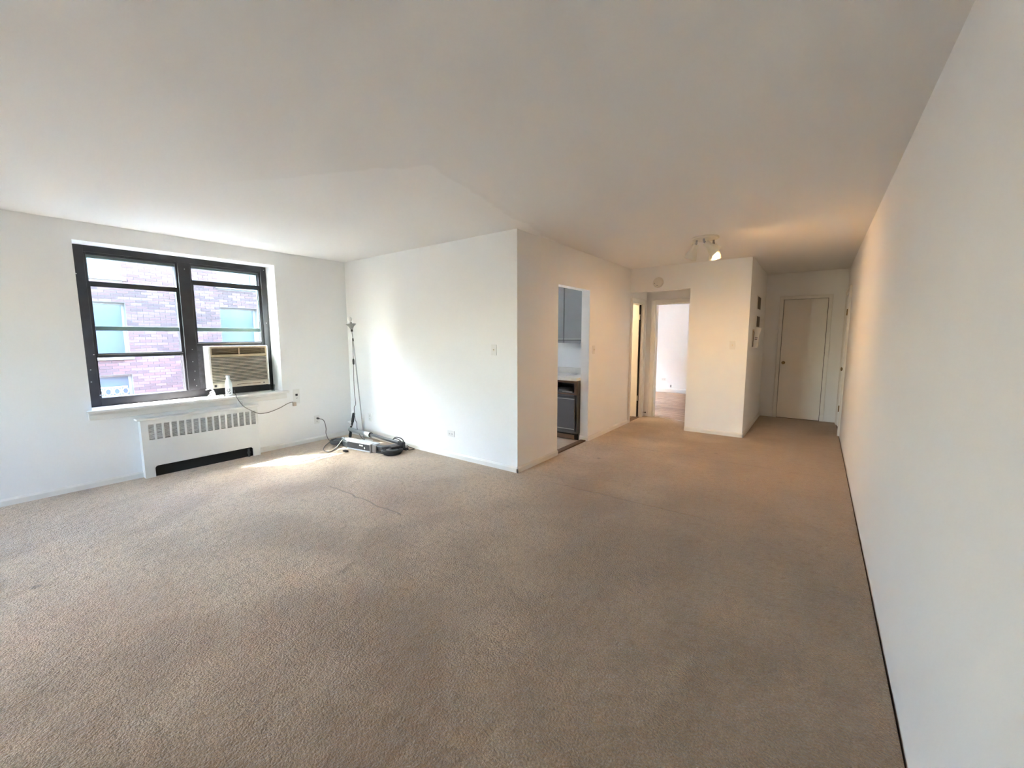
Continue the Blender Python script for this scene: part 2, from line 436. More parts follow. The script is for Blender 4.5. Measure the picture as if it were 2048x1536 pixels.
for s_, yc, zz in ((s1, 1.20, 1.992), (s2, 2.03, 2.090)):
    MB().tube(smooth_path([(XL+.012, yc-.035, zz+.006), (XL+.022, yc-.015, zz+.002), (XL+.022, yc+.012, zz+.001), (XL+.012, yc+.035, zz+.010)], 4), .004, 6).build('latch', GREYM, s_)
for s_, y0, y1, zz in ((s1, LY0, LY1, 1.262), (s2, RY0, RY1, 1.364)):
    MB().box(XL+.012, XL+.019, y0+.01, y1-.01, zz, zz+.008).build('finger_lip', GREYM, s_)
M = MB()
for yy_, zz in ((.765, 1.12), (.80, 1.27), (.812, .86), (.76, 1.0), (.745, 2.05), (1.60, 1.16), (1.612, 1.05), (1.60, .95), (1.615, .88), (1.605, 1.30), (1.60, 2.20), (2.42, 1.62), (2.43, 2.29)):
    M.lathe([(.006, 0), (.0045, .003)], (XFc+.003, yy_, zz), (1, 0, 0), 8)
M.build('screw', STEEL, win)
# bright slim edges on the track of the open lower part
MB().box(XFc-.021, XFc-.018, LY1-.034, LY1-.030, ZB, 1.25).box(XFc-.021, XFc-.018, LY1-.018, LY1-.015, ZB, 1.25).build('track_edge', STEEL, win)
# filler panel beside the air conditioner
MB().box(-5.80, -5.785, RY0-.004, 1.715, ZB, 1.34).build('filler_panel', GRIT, win)
MB().box(-5.80, -5.788, 2.345, RY1+.014, ZB, 1.34).build('filler_panel', BLACKF, win)
# sill and apron
MB().box(XFc+.0005, XW+.0005, WY0+.0005, WY1-.0005, WZ0-.0295, WZ0).box(XW+.0005, -5.462, WY0-.04, WY1+.055, WZ0-.026, WZ0).build('window_sill', TRIM, win, bevel=.006)
MB().box(XW, XW+.016, WY0-.03, WY1+.045, WZ0-.098, WZ0-.026).box(XW, XW+.022, WY0-.02, WY1+.035, WZ0-.05, WZ0-.026).build('apron', TRIM, win, bevel=.004)

# ------------------------------------------------------------------ neighbour building
bld = thing('brick_building', 'red brick apartment building facing the window across the yard', 'building', (-13.3, 3.5, -3.6))
FX = -13.2
BY0, BY1, BZ0, BZ1 = -11.0, 14.0, -3.6, 6.0
WINS = [(c0, c0+.93, z0, z0+1.24) for c0 in (-10.4, -8.0, -5.6, -3.2, -.75, 1.52, 4.38, 6.9, 9.4, 11.8) for z0 in (-2.75, -.67, 1.02, 2.86)]
FM = MB()
def facade_back():
    ys = sorted({BY0, BY1, *[a for a, *_ in WINS], *[b for _, b, *_ in WINS]}); zs = sorted({BZ0, BZ1, *[q[2] for q in WINS], *[q[3] for q in WINS]})
    for i in range(len(ys)-1):
        for j in range(len(zs)-1):
            yc, zc = (ys[i]+ys[i+1])/2, (zs[j]+zs[j+1])/2
            inside = any(a < yc < b and p < zc < q for a, b, p, q in WINS)
            FM.box(FX-.35, FX-.22 if inside else FX-.012, ys[i], ys[i+1], zs[j], zs[j+1])
facade_back(); FM.build('wall', MORTAR, bld)
box('roof', ROOF, FX-6, FX-.0, BY0, BY1, BZ1, BZ1+.25, parent=bld)
box('rear_wall', MORTAR, FX-6, FX-.35, BY0, BY1, BZ0, BZ1, parent=bld)
for a, b_, p, q in WINS:
    vis = 1.2 < b_ and a < 6.4 and q > -.4 and p < 3.6
    wf = MB().box(FX-.22, FX-.17, a, a+.05, p, q).box(FX-.22, FX-.17, b_-.05, b_, p, q).box(FX-.22, FX-.17, a+.05, b_-.05, q-.05, q).box(FX-.22, FX-.17, a+.05, b_-.05, p, p+.05).box(FX-.215, FX-.175, a+.05, b_-.05, (p+q)/2-.02, (p+q)/2+.02).build('window', STONE, bld)
    MB().box(FX-.21, FX-.20, a+.05, b_-.05, p+.05, q-.05).build('pane', FARGLASS, wf)
    MB().box(FX-.17, FX+.05, a-.06, b_+.06, p-.09, p).build('sill', STONE, wf)
# lace-like white grille standing in the lower window
gm = MB(); gm.box(FX-.02, FX+.0, 1.62, 2.34, .07, .095).box(FX-.02, FX+.0, 1.62, 2.34, .275, .30)
for k in range(5):
    cx = 1.70 + k*.15
    for a in range(8):
        t0, t1 = a*math.pi/4, (a+1)*math.pi/4
        gm.cyl((FX-.01, cx+.055*math.cos(t0), .185+.075*math.sin(t0)), (FX-.01, cx+.055*math.cos(t1), .185+.075*math.sin(t1)), .009, n=5)
    gm.cyl((FX-.01, cx-.075, .09), (FX-.01, cx-.075, .28), .009, n=5)
gm.build('grille', STICK, bld)
# bricks: those in view as parts, the rest joined
BW, BH, PX, PZ = .205, .057, .215, .0675
cand = []                                          # (y, z, length): bricks are cut where they meet a window
j = 0; z = BZ0
while z + BH < BZ1:
    y = BY0 - (PX/2 if j % 2 else 0)
    blocks = [(a-.005, b_+.005) for a, b_, p, q in WINS if p-.1 < z+BH and z < q+.005]
    while y < BY1:
        y0, y1 = y, y+BW
        for a, b_ in blocks:
            if a < y1 and y0 < b_:
                if y0 < a: y1 = a
                elif y1 > b_: y0 = b_
                else: y1 = y0
        if y1-y0 > .03: cand.append((y0, z, y1-y0))
        y += PX
    z += PZ; j += 1
def seen(c): return 1.95 < c[0] < 5.3 and .08 < c[1] < 3.2
near = sorted([c for c in cand if seen(c) and c[2] > BW-.001], key=lambda c: (c[0]-2.9)**2 + ((c[1]-.75)*1.3)**2)[:290]
ns = set(near)
bm_ = []
for q in range(3):
    me = bpy.data.meshes.new('brick'); mb = MB().box(-.02, 0, 0, BW, 0, BH); me.from_pydata(mb.v, [], mb.f); me.materials.append(BR[q]); bm_.append(me)
for c in near:
    o = bpy.data.objects.new('brick', random.choice(bm_)); COL.objects.link(o); o.parent = bld
    o.matrix_parent_inverse = Matrix.Translation(bld.location).inverted(); o.location = (FX+random.uniform(-.003, .002), c[0], c[1])
rest = [MB(), MB(), MB()]
for c in cand:
    if c in ns: continue
    d = random.uniform(-.003, .002)
    y0, z0, BWc = c
    random.choice(rest).add([(FX-.02, y0, z0), (FX+d, y0, z0), (FX+d, y0+BWc, z0), (FX-.02, y0+BWc, z0), (FX-.02, y0, z0+BH), (FX+d, y0, z0+BH), (FX+d, y0+BWc, z0+BH), (FX-.02, y0+BWc, z0+BH)],
                           [(4,5,6,7), (0,1,5,4), (1,2,6,5), (2,3,7,6), (3,2,1,0)])
for k in range(3):
    o = rest[k].build('brickwork', BR[k], bld); o['kind'] = 'stuff'
struct(box('ground', GROUND, -40, -5.90, -30, 40, -3.8, -3.6), 'pale concrete yard outside the window', 'ground')
struct(box('wall_outside_base', MORTAR, XO, XR+.12, YBK-.32, 10.99, -3.6, -.16), 'storey below the room', 'wall')

wall('wall_outside_face', 'brick outer face of the flat beyond the window', 0, XO-.02, XO, YBK-.32, 10.99, [(WY0, WY1, WZ0, WZ1), (3.95, 5.30, .95, 2.3), (7.9, 10.5, .75, 2.35)], z0=-3.6, z1=2.64, m=BR[0])

# ------------------------------------------------------------------ air conditioner
ac = thing('air_conditioner', 'yellowed window air conditioner filling the lower right of the window', 'air conditioner', (-5.70, 2.03, .836))
A0, A1, Z0, Z1, AXf, AXb = 1.711, 2.352, .838, 1.336, -5.62, -5.785
MB().box(AXb-.28, AXb+.004, A0+.012, A1-.012, Z0+.01, Z1-.012).build('casing', ACW, ac)
# front shell: outer ring with rounded side profile
M = MB()
prof = [(AXb, Z0), (AXf-.006, Z0), (AXf, Z0+.012), (AXf, Z1-.03), (AXf-.012, Z1-.006), (AXf-.03, Z1), (AXb, Z1)]
M.prism(prof, 1, A0, A0+.022).prism(prof, 1, A1-.016, A1)
M.build('side_panel', ACW, ac, bevel=.003)
ZV0, ZV1 = 1.236, 1.310
M = MB()
M.box(AXb+.03, AXf-.004, A0+.022, A1-.016, ZV1, Z1-.004)                 # top lip
M.box(AXb+.03, AXf-.002, A0+.022, A1-.016, 1.205, ZV0)                    # strip under the vents
M.box(AXf-.012, AXf-.001, 2.022, 2.036, ZV0, ZV1)                         # post between vents
M.box(AXb+.03, AXf-.003, A0+.022, A0+.036, ZV0, ZV1).box(AXb+.03, AXf-.003, A1-.030, A1-.016, ZV0, ZV1)
M.build('vent_frame', ACT, ac, bevel=.002)
box('vent_recess', ACD, AXb+.02, AXb+.034, A0+.03, A1-.02, Z0+.03, Z1-.02, parent=ac)
for a, b_ in ((A0+.036, 2.022), (2.036, A1-.030)):
    for k in range(4):
        z = ZV0+.012+k*.017
        MB().prism([(AXf-.045, z+.010), (AXf-.043, z+.012), (AXf-.014, z+.002), (AXf-.016, z)], 1, a, b_).build('vent_louver', ACT, ac)
box('grille_backing', mat('grey_ac_filter', (.055, .053, .05), .9), AXf-.03, AXf-.026, A0+.022, A1-.016, .90, 1.206, parent=ac)
NS = 17
for k in range(NS):
    z = .905 + k*(.300/NS)
    MB().prism([(AXf-.022, z), (AXf-.001, z+.001), (AXf-.001, z+.0075), (AXf-.022, z+.0095)], 1, A0+.022, A1-.016).build('grille_slat', ACM, ac)
MB().box(AXb+.03, AXf, A0+.022, A1-.016, Z0+.004, .902).build('control_strip', ACM, ac, bevel=.003)
box('badge', BLACKP, AXf, AXf+.002, A0+.034, A0+.058, Z0+.018, Z0+.046, parent=ac)
box('badge_line', GREYM, AXf, AXf+.0015, A0+.064, A0+.070, Z0+.022, Z0+.046, parent=ac)
box('model_strip', mat('brown_print', (.16, .11, .07), .6), AXf, AXf+.0012, 1.98, 2.24, Z0+.031, Z0+.037, parent=ac)
MB().lathe([(.007, 0), (.006, .006)], (AXf, 2.28, Z0+.032), (1, 0, 0), 10).build('knob', BLACKP, ac)
# cord from behind the bottle to the wall outlet
cordp = smooth_path([(-5.64, 1.95, .80), (-5.61, 1.945, .760), (-5.53, 1.925, .757), (-5.465, 1.905, .757), (-5.449, 1.902, .735), (-5.428, 1.93, .668), (-5.398, 1.963, .614), (-5.392, 2.04, .555), (-5.395, 2.10, .520), (-5.43, 2.155, .506), (-5.485, 2.272, .503), (-5.49, 2.395, .537), (-5.495, 2.50, .580), (-5.497, 2.565, .590)])
MB().tube(cordp, .0045, 8).build('power_cord', CORDG, ac, smooth=True)
MB().box(-5.512, -5.475, 2.560, 2.600, .535, .585).build('plug', PLUGT, ac, bevel=.006)
# clear plastic tumbler at the end of the unit
tag(MB().lathe([(.019, 0), (.020, .004), (.026, .085), (.0245, .085), (.0185, .006), (.0, .006)], (-5.60, 2.375, WZ0), n=20, closed=False).build('plastic_cup', CLEARP, smooth=True, origin=(-5.60, 2.375, WZ0)), 'small clear plastic cup on the sill at the right end of the air conditioner', 'cup')

# ------------------------------------------------------------------ bottle with lettering
bo = thing('water_bottle', 'white slim water bottle with ECI lettering standing on the window sill', 'bottle', (-5.572, 1.871, WZ0))
bc = (-5.572, 1.871, WZ0)
MB().lathe([(.0, 0), (.030, 0), (.0345, .004), (.036, .012), (.036, .135), (.034, .155), (.027, .180), (.0195, .198), (.0175, .206), (.0175, .214), (.0, .214)], bc, n=28).build('body', BOTTLE, bo, smooth=True)
MB().lathe([(.0, .214), (.0205, .214), (.0205, .238), (.018, .243), (.0, .243)], bc, n=24).build('cap', BOTTLE, bo, smooth=True)
MB().lathe([(.0355, .004), (.0364, .008), (.0364, .013)], bc, n=28, closed=False).build('base_ring', STEELC, bo, smooth=True)
fc = bpy.data.curves.new('lettering', 'FONT'); fc.body = 'ECI'; fc.size = .046; fc.resolution_u = 6; fc.offset = .0012
tmp = bpy.data.objects.new('lettering_curve', fc); COL.objects.link(tmp)
bpy.context.view_layer.update()
tme = bpy.data.meshes.new_from_object(tmp.evaluated_get(bpy.context.evaluated_depsgraph_get()))
bpy.data.objects.remove(tmp)
bm = bmesh.new(); bm.from_mesh(tme)
bmesh.ops.triangulate(bm, faces=bm.faces)
bmesh.ops.subdivide_edges(bm, edges=bm.edges, cuts=2)
a0 = math.atan2(-1.871, 5.572) - .12                              # faces the middle of the room
for v in bm.verts:
    u, h = v.co.x, v.co.y
    ang = a0 + (-(h - .016)) / .0362
    v.co = Vector((bc[0] + .0366*math.cos(ang), bc[1] + .0366*math.sin(ang), bc[2] + .024 + u))
bm.to_mesh(tme); bm.free(); tme.materials.clear(); tme.materials.append(INK)
lo = bpy.data.objects.new('lettering', tme); COL.objects.link(lo); lo.parent = bo; lo.matrix_parent_inverse = Matrix.Translation(bo.location).inverted()
lo['label'] = 'black ECI lettering running up the bottle'

# phone charger bundle and papers on the sill
ch = thing('phone_charger', 'white charger cable in a loose knot on the sill beside the bottle', 'charger', (-5.60, 1.70, WZ0))
MB().tube(smooth_path([(-5.63, 1.66, .835), (-5.60, 1.70, .845), (-5.585, 1.725, .815), (-5.60, 1.70, .79), (-5.61, 1.675, .765), (-5.59, 1.695, .752), (-5.575, 1.73, .775), (-5.59, 1.715, .82), (-5.60, 1.69, .80), (-5.585, 1.71, .757), (-5.56, 1.75, .752), (-5.57, 1.80, .752)]), .005, 8).build('cable', WHITEP, ch, smooth=True)
MB().box(-5.60, -5.565, 1.775, 1.815, WZ0, WZ0+.022).build('adapter', WHITEP, ch, bevel=.004)
MB().box(-5.62, -5.58, 1.71, 1.735, WZ0, WZ0+.06).build('charging_block', mat('grey_white_plastic', (.55, .55, .55), .4), ch, bevel=.004)
for k, (yc, xc, rz, ln, lab) in enumerate(((1.60, -5.53, .25, .13, 'crumpled white paper on the sill at the left of the charger'), (1.545, -5.49, -.35, .075, 'small folded white slip hanging over the front edge of the sill'))):
    M = MB(); n = 5; vs = []; fs = []
    for lay in (0, .0015):
        for i in range(n+1):
            for jx, ww in ((0, -.025), (1, .025)):
                u = (i/n-.5)*ln
                vs.append((xc + ww*math.cos(rz) + u*math.sin(rz)*.3, yc + u - ww*math.sin(rz), WZ0+.0015+lay + .007*abs(math.sin(i*1.9+k))))
    for lay in range(2):
        o_ = lay*2*(n+1)
        for i in range(n): fs.append((o_+2*i, o_+2*i+1, o_+2*i+3, o_+2*i+2))
    o_ = 2*(n+1)
    for i in range(n):
        fs.append((2*i, 2*i+2, o_+2*i+2, o_+2*i)); fs.append((2*i+1, o_+2*i+1, o_+2*i+3, 2*i+3))
    fs.append((0, o_, o_+1, 1)); fs.append((2*n, 2*n+1, o_+2*n+1, o_+2*n))
    tag(M.add(vs, fs).build('paper_slip', PAPER), lab, 'paper')

# ------------------------------------------------------------------ radiator cover
rc = thing('radiator_cover', 'white metal radiator cover with a row of slotted vents below the window', 'radiator', (-5.46, 1.57, 0))
RX, R0, R1, RT = -5.43, 1.025, 2.108, .600
vents = [(1.083 + k*(2.034-1.083)/15, .40, .545) for k in range(16)]; vw = .046
M = MB()
ys = [R0]
for v0, *_ in vents: ys += [v0, v0+vw]
ys.append(R1)
M.box(RX-.012, RX, R0, R1, .552, RT)
M.box(RX-.012, RX, R0, R1, .115, .393)
for i in range(0, len(ys), 2): M.box(RX-.012, RX, ys[i], ys[i+1], .393, .552)
def foot(y0, y1, s):                                               # foot with a rounded inner corner
    pts = [(y0, 0), (y1, 0)]
    yi = y1 if s > 0 else y0
    arc = [(yi + s*(.028-.028*math.cos(a)), .087+.028*math.sin(a)) for a in [q*math.pi/12 for q in range(7)]]
    if s > 0: return [(y0, 0), (y1, 0)] + arc + [(y0, .115)]
    return [(y0, 0), (y1, 0), (y1, .115)] + arc[::-1]
M.prism(foot(R0, 1.106, 1), 0, RX-.012, RX).prism(foot(2.027, R1, -1), 0, RX-.012, RX)
M.build('front_panel', RADM, rc)
M = MB().box(XW+.002, RX-.012, R0, R0+.010, 0, RT).box(XW+.002, RX-.012, R1-.010, R1, 0, RT); M.build('side_panel', RADM, rc)
MB().box(XW+.002, RX+.014, R0-.028, R1+.012, RT, RT+.018).build('top_panel', RADM, rc, bevel=.005)
for v0, z0, z1 in vents:
    L = MB()
    for k in range(11):
        z = z0 + .001 + k*.0138
        L.prism([(RX-.012, z+.0085), (RX-.010, z+.0095), (RX-.001, z+.002), (RX-.003, z+.0005)], 1, v0, v0+vw)
    L.build('vent_louver', RADM, rc)
MB().box(XW+.01, RX-.02, R0+.012, R1-.012, .125, .57).build('radiator_core', mat('grey_radiator_fins', (.20, .20, .195), .7), rc)
MB().box(XW+.01, RX-.03, R0+.012, R1-.012, .0, .125).build('foot_gap_shade', DARK, rc)  # black fill painting the shade inside the opening under the cover
MB().cyl((-5.446, 1.985, .0), (-5.446, 1.985, .10), .012).cyl((-5.455, 1.985, .05), (-5.436, 1.985, .055), .018).build('valve', SHADOWM, rc)

# round cover on the wall above the radiator
tag(MB().lathe([(.0, 0), (.034, 0), (.036, .006), (.030, .016), (.0, .018)], (XW+.016, 1.955, .655), (1, 0, 0), 24).build('round_wall_cover', WHITEP, smooth=True), 'small round white cover on the apron above the radiator cover', 'cover')

# ------------------------------------------------------------------ outlets and switches
def plate_frame(pos, nrm):
    n = Vector(nrm); sd = Vector((0,0,1)).cross(n); return Vector(pos), n, sd, Vector((0,0,1))
def pbox(M, fr, u0, u1, v0, v1, d0, d1):
    p, n, s, u = fr
    vs = []
    for d in (d0, d1):
        for a, b_ in ((u0, v0), (u1, v0), (u1, v1), (u0, v1)): vs.append(p + s*a + u*b_ + n*d)
    return M.add(vs, [(3,2,1,0), (4,5,6,7), (0,1,5,4), (1,2,6,5), (2,3,7,6), (3,0,4,7)])
def outlet(label, pos, nrm, w=.072, h=.115, horizontal=False, blackslots=False):
    t = thing('electrical_outlet', label, 'outlet', pos); fr = plate_frame(pos, nrm)
    if horizontal: w, h = h, w
    pbox(MB(), fr, -w/2, w/2, -h/2, h/2, 0, .006).build('plate', WHITEP, t, bevel=.002)
    for s_ in (-1, 1):
        c = (s_*.021, 0) if horizontal else (0, s_*.021)
        f = pbox(MB(), fr, c[0]-.015, c[0]+.015, c[1]-.014, c[1]+.014, .006, .008).build('receptacle', BLACKP if blackslots and s_ > 0 else WHITEP, t)
        M = MB(); pbox(M, fr, c[0]-.008, c[0]-.005, c[1]-.004, c[1]+.006, .008, .0085); pbox(M, fr, c[0]+.005, c[0]+.008, c[1]-.004, c[1]+.006, .008, .0085)
        pbox(M, fr, c[0]-.003, c[0]+.003, c[1]-.011, c[1]-.007, .008, .0085)
        M.build('slot', DARK, f)
    return t
def switch(label, pos, nrm, w=.072, h=.115):
    t = thing('light_switch', label, 'light switch', pos); fr = plate_frame(pos, nrm)
    pbox(MB(), fr, -w/2, w/2, -h/2, h/2, 0, .007).build('plate', WHITEP, t, bevel=.002)
    pbox(MB(), fr, -.006, .006, -.012, .012, .007, .009).build('collar', IVORY, t)
    pbox(MB(), fr, -.004, .004, -.002, .008, .009, .020).build('toggle', IVORY, t)
    return t
outlet('wall outlet right of the window sill with a plug in its lower socket', (XW, 2.628, .655), (1, 0, 0), w=.085, h=.19, blackslots=True)
outlet('low outlet near the corner behind the leaning floor lamp', (-5.058, YB, .30), (0, -1, 0))
outlet('low outlet in the middle of the bright wall', (-3.445, YB, .288), (0, -1, 0), horizontal=True)
outlet('low outlet on the bedroom wall seen through the doorway', (-3.16, 10.87, .33), (0, -1, 0), horizontal=True)
outlet('low wall outlet with a black plug beside the scooter', (XW, 2.885, .30), (1, 0, 0))
switch('light switch on the bright wall close to the kitchen corner', (-2.775, YB, 1.294), (0, -1, 0))
switch('light switch on the wall right of the kitchen opening', (XK, 5.207, 1.252), (1, 0, 0))
switch('light switch on the far wall right of the doorway recess', (-.966, YF, 1.306), (0, -1, 0))
tag(MB().box(-2.99, -2.955, 10.86, 10.87, .13, .19).build('jack_plate', GREYM), 'tiny grey jack plate low on the bedroom wall', 'plate')

# ------------------------------------------------------------------ floor lamp
fl = thing('floor_lamp', 'thin metal floor lamp with a bare bulb leaning in the corner', 'floor lamp', (-4.97, 3.24, 0))
top = Vector((-5.075, 3.2, 1.53)); knee = Vector((-5.056, 3.2, 1.40)); foot_ = Vector((-4.955, 3.235, .018))
ax = (top-knee).normalized()
MB().lathe([(.0, 0), (.115, 0), (.115, .006), (.10, .014), (.02, .020), (.0, .020)], (-4.955, 3.235, 0), n=32).build('base', WHITEP, fl, smooth=True)
MB().cyl(foot_, knee, .0075, n=10).build('pole', GREYM, fl, smooth=True)
MB().cyl(knee, top, .006, n=10).build('upper_pole', GREYM, fl, smooth=True)
MB().cyl(knee-ax*.02, knee+ax*.02, .010, n=10).build('pole_joint', BLACKP, fl)
MB().cyl(top-ax*.02, top+ax*.008, .014, n=12).build('collar', BLACKP, fl)
MB().lathe([(.010, .005), (.016, .015), (.034, .050), (.064, .078), (.066, .078), (.066, .081), (.060, .079), (.028, .052), (.010, .020)], top, ax, 24, closed=False).build('cone', GREYM, fl, smooth=True)
MB().cyl(top+ax*.02, top+ax*.105, .016, n=14).build('socket', GREYM, fl)
bt = top + ax*.10 + Vector((-.012, 0, 0))
MB().lathe([(.0, 0), (.013, 0), (.015, .012), (.028, .032), (.033, .050), (.028, .070), (.014, .082), (.0, .085)], bt, ax + Vector((-.12, 0, 0)), 20).build('bulb', BULBOFF, fl, smooth=True)
MB().tube(smooth_path([(-5.056, 3.192, 1.40), (-5.052, 3.19, 1.30), (-5.048, 3.188, 1.15), (-5.048, 3.185, 1.06), (-5.050, 3.18, .80), (-5.046, 3.18, .646), (-5.032, 3.18, .523), (-5.072, 3.18, .47), (-5.061, 3.18, .31), (-5.029, 3.18, .264), (-5.05, 3.20, .16), (-5.03, 3.26, .02), (-4.97, 3.31, .006), (-4.88, 3.30, .006)]), .0042, 8).build('cord', CORDG, fl, smooth=True)
MB().lathe([(.004, 0), (.013, .012), (.014, .04), (.013, .07), (.004, .085)], (-5.048, 3.187, 1.062), (0, 0, 1), 12).build('cord_switch', BLACKP, fl, smooth=True)

# ------------------------------------------------------------------ electric scooter lying on its side
es = thing('electric_scooter', 'folded electric kick scooter lying on its side in the corner', 'scooter', (-4.6, 3.0, 0))
L0 = Vector((-5.05, 2.91, 0)); Ld = Vector((.99, .14, 0)).normalized(); Nd = Vector((-.14, .99, 0))
def wheel(nm, c, r, t, z):
    wv = thing_part = MB().lathe([(r*.80, 0), (r*.93, .002), (r, t*.3), (r, t*.7), (r*.93, t-.002), (r*.80, t), (r*.62, t-.008), (r*.62, .008), (r*.80, 0)], (c[0], c[1], z), n=32, closed=False).build(nm, RUBBER, es, smooth=True)
    MB().lathe([(0, .012), (r*.64, .012), (r*.64, t-.012), (r*.30, t-.004), (r*.30, t+.006), (0, t+.006)], (c[0], c[1], z), n=24).build('hub', mat('grey_hub', (.12, .125, .13), .4, .5), wv, smooth=True)
    return wv
wheel('rear_wheel', (-5.055, 2.915), .105, .052, .030)
wheel('front_wheel', (-4.125, 3.075), .118, .058, .012)
def lpt(l, n, z): return L0 + Ld*l + Nd*n + Vector((0, 0, z))
def lprism(M, poly, z0, z1):
    vs = [lpt(l, n, z0) for l, n in poly] + [lpt(l, n, z1) for l, n in poly]; k = len(poly)
    return M.add(vs, [tuple(range(k-1, -1, -1)), tuple(range(k, 2*k))] + [(i, (i+1)%k, k+(i+1)%k, k+i) for i in range(k)])
deck = lprism(MB(), [(.24, -.055), (.66, -.055), (.70, -.02), (.70, .07), (.10, .07), (.02, .06), (.02, .03), (.14, .02)], .016, .108).build('deck', DECKE, es, bevel=.008)
lprism(MB(), [(.245, -.062), (.655, -.062), (.655, -.05), (.245, -.05)], .022, .098).build('battery_cover', DECKU, deck, bevel=.003)
lprism(MB(), [(.47, -.064), (.535, -.064), (.535, -.061), (.47, -.061)], .068, .086).build('sticker', STICK, deck)
lprism(MB(), [(.555, -.064), (.572, -.064), (.572, -.061), (.555, -.061)], .038, .062).build('sticker', STICK, deck)
lprism(MB(), [(.24, -.066), (.66, -.066), (.66, -.05), (.24, -.05)], .006, .018).build('side_rail', DECKE, deck, bevel=.002)
lprism(MB(), [(.10, -.02), (.24, -.06), (.24, .02), (.10, .02)], .012, .085).build('rear_fork', BLACKP, es, bevel=.006)
M = lprism(MB(), [(.66, -.05), (.74, -.045), (.74, -.03), (.66, -.03)], .010, .10); lprism(M, [(.655, -.068), (.675, -.068), (.675, .0), (.655, .0)], .0, .11)
M.build('kickstand', GREYM, es, bevel=.003)
lprism(MB(), [(.66, -.03), (.80, -.01), (.93, .10), (.97, .16), (.93, .20), (.86, .16), (.80, .05), (.66, .055)], .030, .095).build('neck', STEMM, es, bevel=.015)
lprism(MB(), [(.66, -.045), (.86, -.03), (.90, .0), (.84, .02), (.66, -.015)], .004, .028).build('lower_fork', BLACKP, es, bevel=.004)
# fork and fender over the front wheel
lprism(MB(), [(.90, .02), (.965, .0), (.985, .06), (1.02, .17), (.94, .20), (.91, .12)], .072, .098).build('front_fork', BLACKP, es, bevel=.010)
MB().lathe([(.112, 0), (.126, .004), (.128, .028), (.116, .036)], (-4.125, 3.075, .030), n=32, closed=False).build('front_fender', BLACKP, es, smooth=True)
# stem and handlebar
sa, sb = Vector((-4.16, 3.205, .112)), Vector((-5.245, 3.205, .140))
MB().cyl(sa, sa.lerp(sb, .56), .024, n=18).build('stem', STEMM, es, smooth=True)
MB().cyl(sa.lerp(sb, .54), sb, .029, n=18).build('upper_stem', mat('silver_tube', (.50, .52, .54), .3, .8), es, smooth=True)
MB().cyl(sa.lerp(sb, .535), sa.lerp(sb, .555), .033, n=18).build('stem_clamp', BLACKP, es, smooth=True)
hb = [(-5.285, 3.225, .012), (-5.262, 3.225, .10), (-5.245, 3.215, .145), (-5.222, 3.222, .20), (-5.205, 3.225, .24)]
MB().tube(smooth_path(hb, 4), .014, 12).build('handlebar', BLACKP, es, smooth=True)
for a, b_ in ((Vector((-5.205, 3.225, .245)), Vector((-5.165, 3.228, .375))), (Vector((-5.288, 3.225, .0)), Vector((-5.266, 3.225, .085)))):
    d = b_-a; g = MB().lathe([(.0, 0), (.019, .0)] + [q for k in range(6) for q in ((.0195, d.length*(k+.15)/6), (.0195, d.length*(k+.65)/6), (.017, d.length*(k+.75)/6), (.017, d.length*(k+.95)/6))] + [(.018, d.length), (0, d.length)], a, d, 14).build('grip', RUBBER, es, smooth=True)
MB().box(-5.268, -5.212, 3.205, 3.235, .185, .225).build('display', mat('pale_grey_plastic', (.62, .63, .64), .4), es, bevel=.008)
MB().cyl((-5.255, 3.19, .235), (-5.235, 3.235, .24), .022, n=14).build('throttle', WHITEP, es, smooth=True)
MB().tube(smooth_path([(-5.245, 3.19, .13), (-5.18, 3.18, .10), (-5.17, 3.17, .05), (-5.21, 3.17, .03)]), .008, 8).build('brake_lever', BLACKP, es, smooth=True)
# cable loops around the fold joint
for k, pts in enumerate(([( -4.27, 3.20, .14), (-4.20, 3.18, .165), (-4.12, 3.19, .15), (-4.08, 3.21, .09)], [(-4.29, 3.215, .135), (-4.21, 3.205, .175), (-4.11, 3.22, .16), (-4.06, 3.22, .08)])):
    MB().tube(smooth_path(pts), .006, 8).build('brake_cable', BLACKP, es, smooth=True)
MB().box(-4.155, -4.06, 3.17, 3.235, .03, .135).build('fold_joint', BLACKP, es, bevel=.018)

# charging cable of the scooter
cc = thing('charging_cable', 'black charging cable running from the wall outlet over the scooter', 'cable', (-5.2, 2.8, 0))
MB().tube(smooth_path([(XW+.030, 2.893, .315), (XW+.045, 2.958, .28), (XW+.035, 2.992, .165), (XW+.04, 2.985, .09), (-5.42, 2.975, .02), (-5.35, 2.965, .006), (-5.24, 2.87, .006), (-5.12, 2.753, .006), (-4.97, 2.66, .006), (-4.84, 2.648, .006), (-4.86, 2.72, .006), (-4.90, 2.79, .02), (-4.90, 2.845, .07), (-4.91, 2.90, .112), (-4.91, 2.97, .116)]), .005, 8).build('cable', CORDG, cc, smooth=True)
MB().lathe([(.005, 0), (.011, .012), (.014, .030), (.014, .040)], (XW+.045, 2.90, .315), (-1, -.25, 0), 12).build('plug', BLACKP, cc, smooth=True)
MB().box(-4.73, -4.66, 2.775, 2.815, .0, .018).build('connector', BLACKP, cc, bevel=.004)
c2 = thing('loose_cord', 'small tangle of black cord on the carpet beyond the front wheel', 'cord', (-4.12, 3.33, 0))
MB().tube(smooth_path([(-4.10, 3.26, .012), (-4.17, 3.33, .03), (-4.24, 3.395, .02), (-4.18, 3.392, .006), (-4.10, 3.39, .006), (-4.06, 3.36, .006), (-4.09, 3.305, .006), (-4.16, 3.30, .010)]), .004, 8).build('cord', BLACKP, c2, smooth=True)
MB().box(-4.185, -4.115, 3.275, 3.32, .0, .035).build('adapter', BLACKP, c2, bevel=.006)

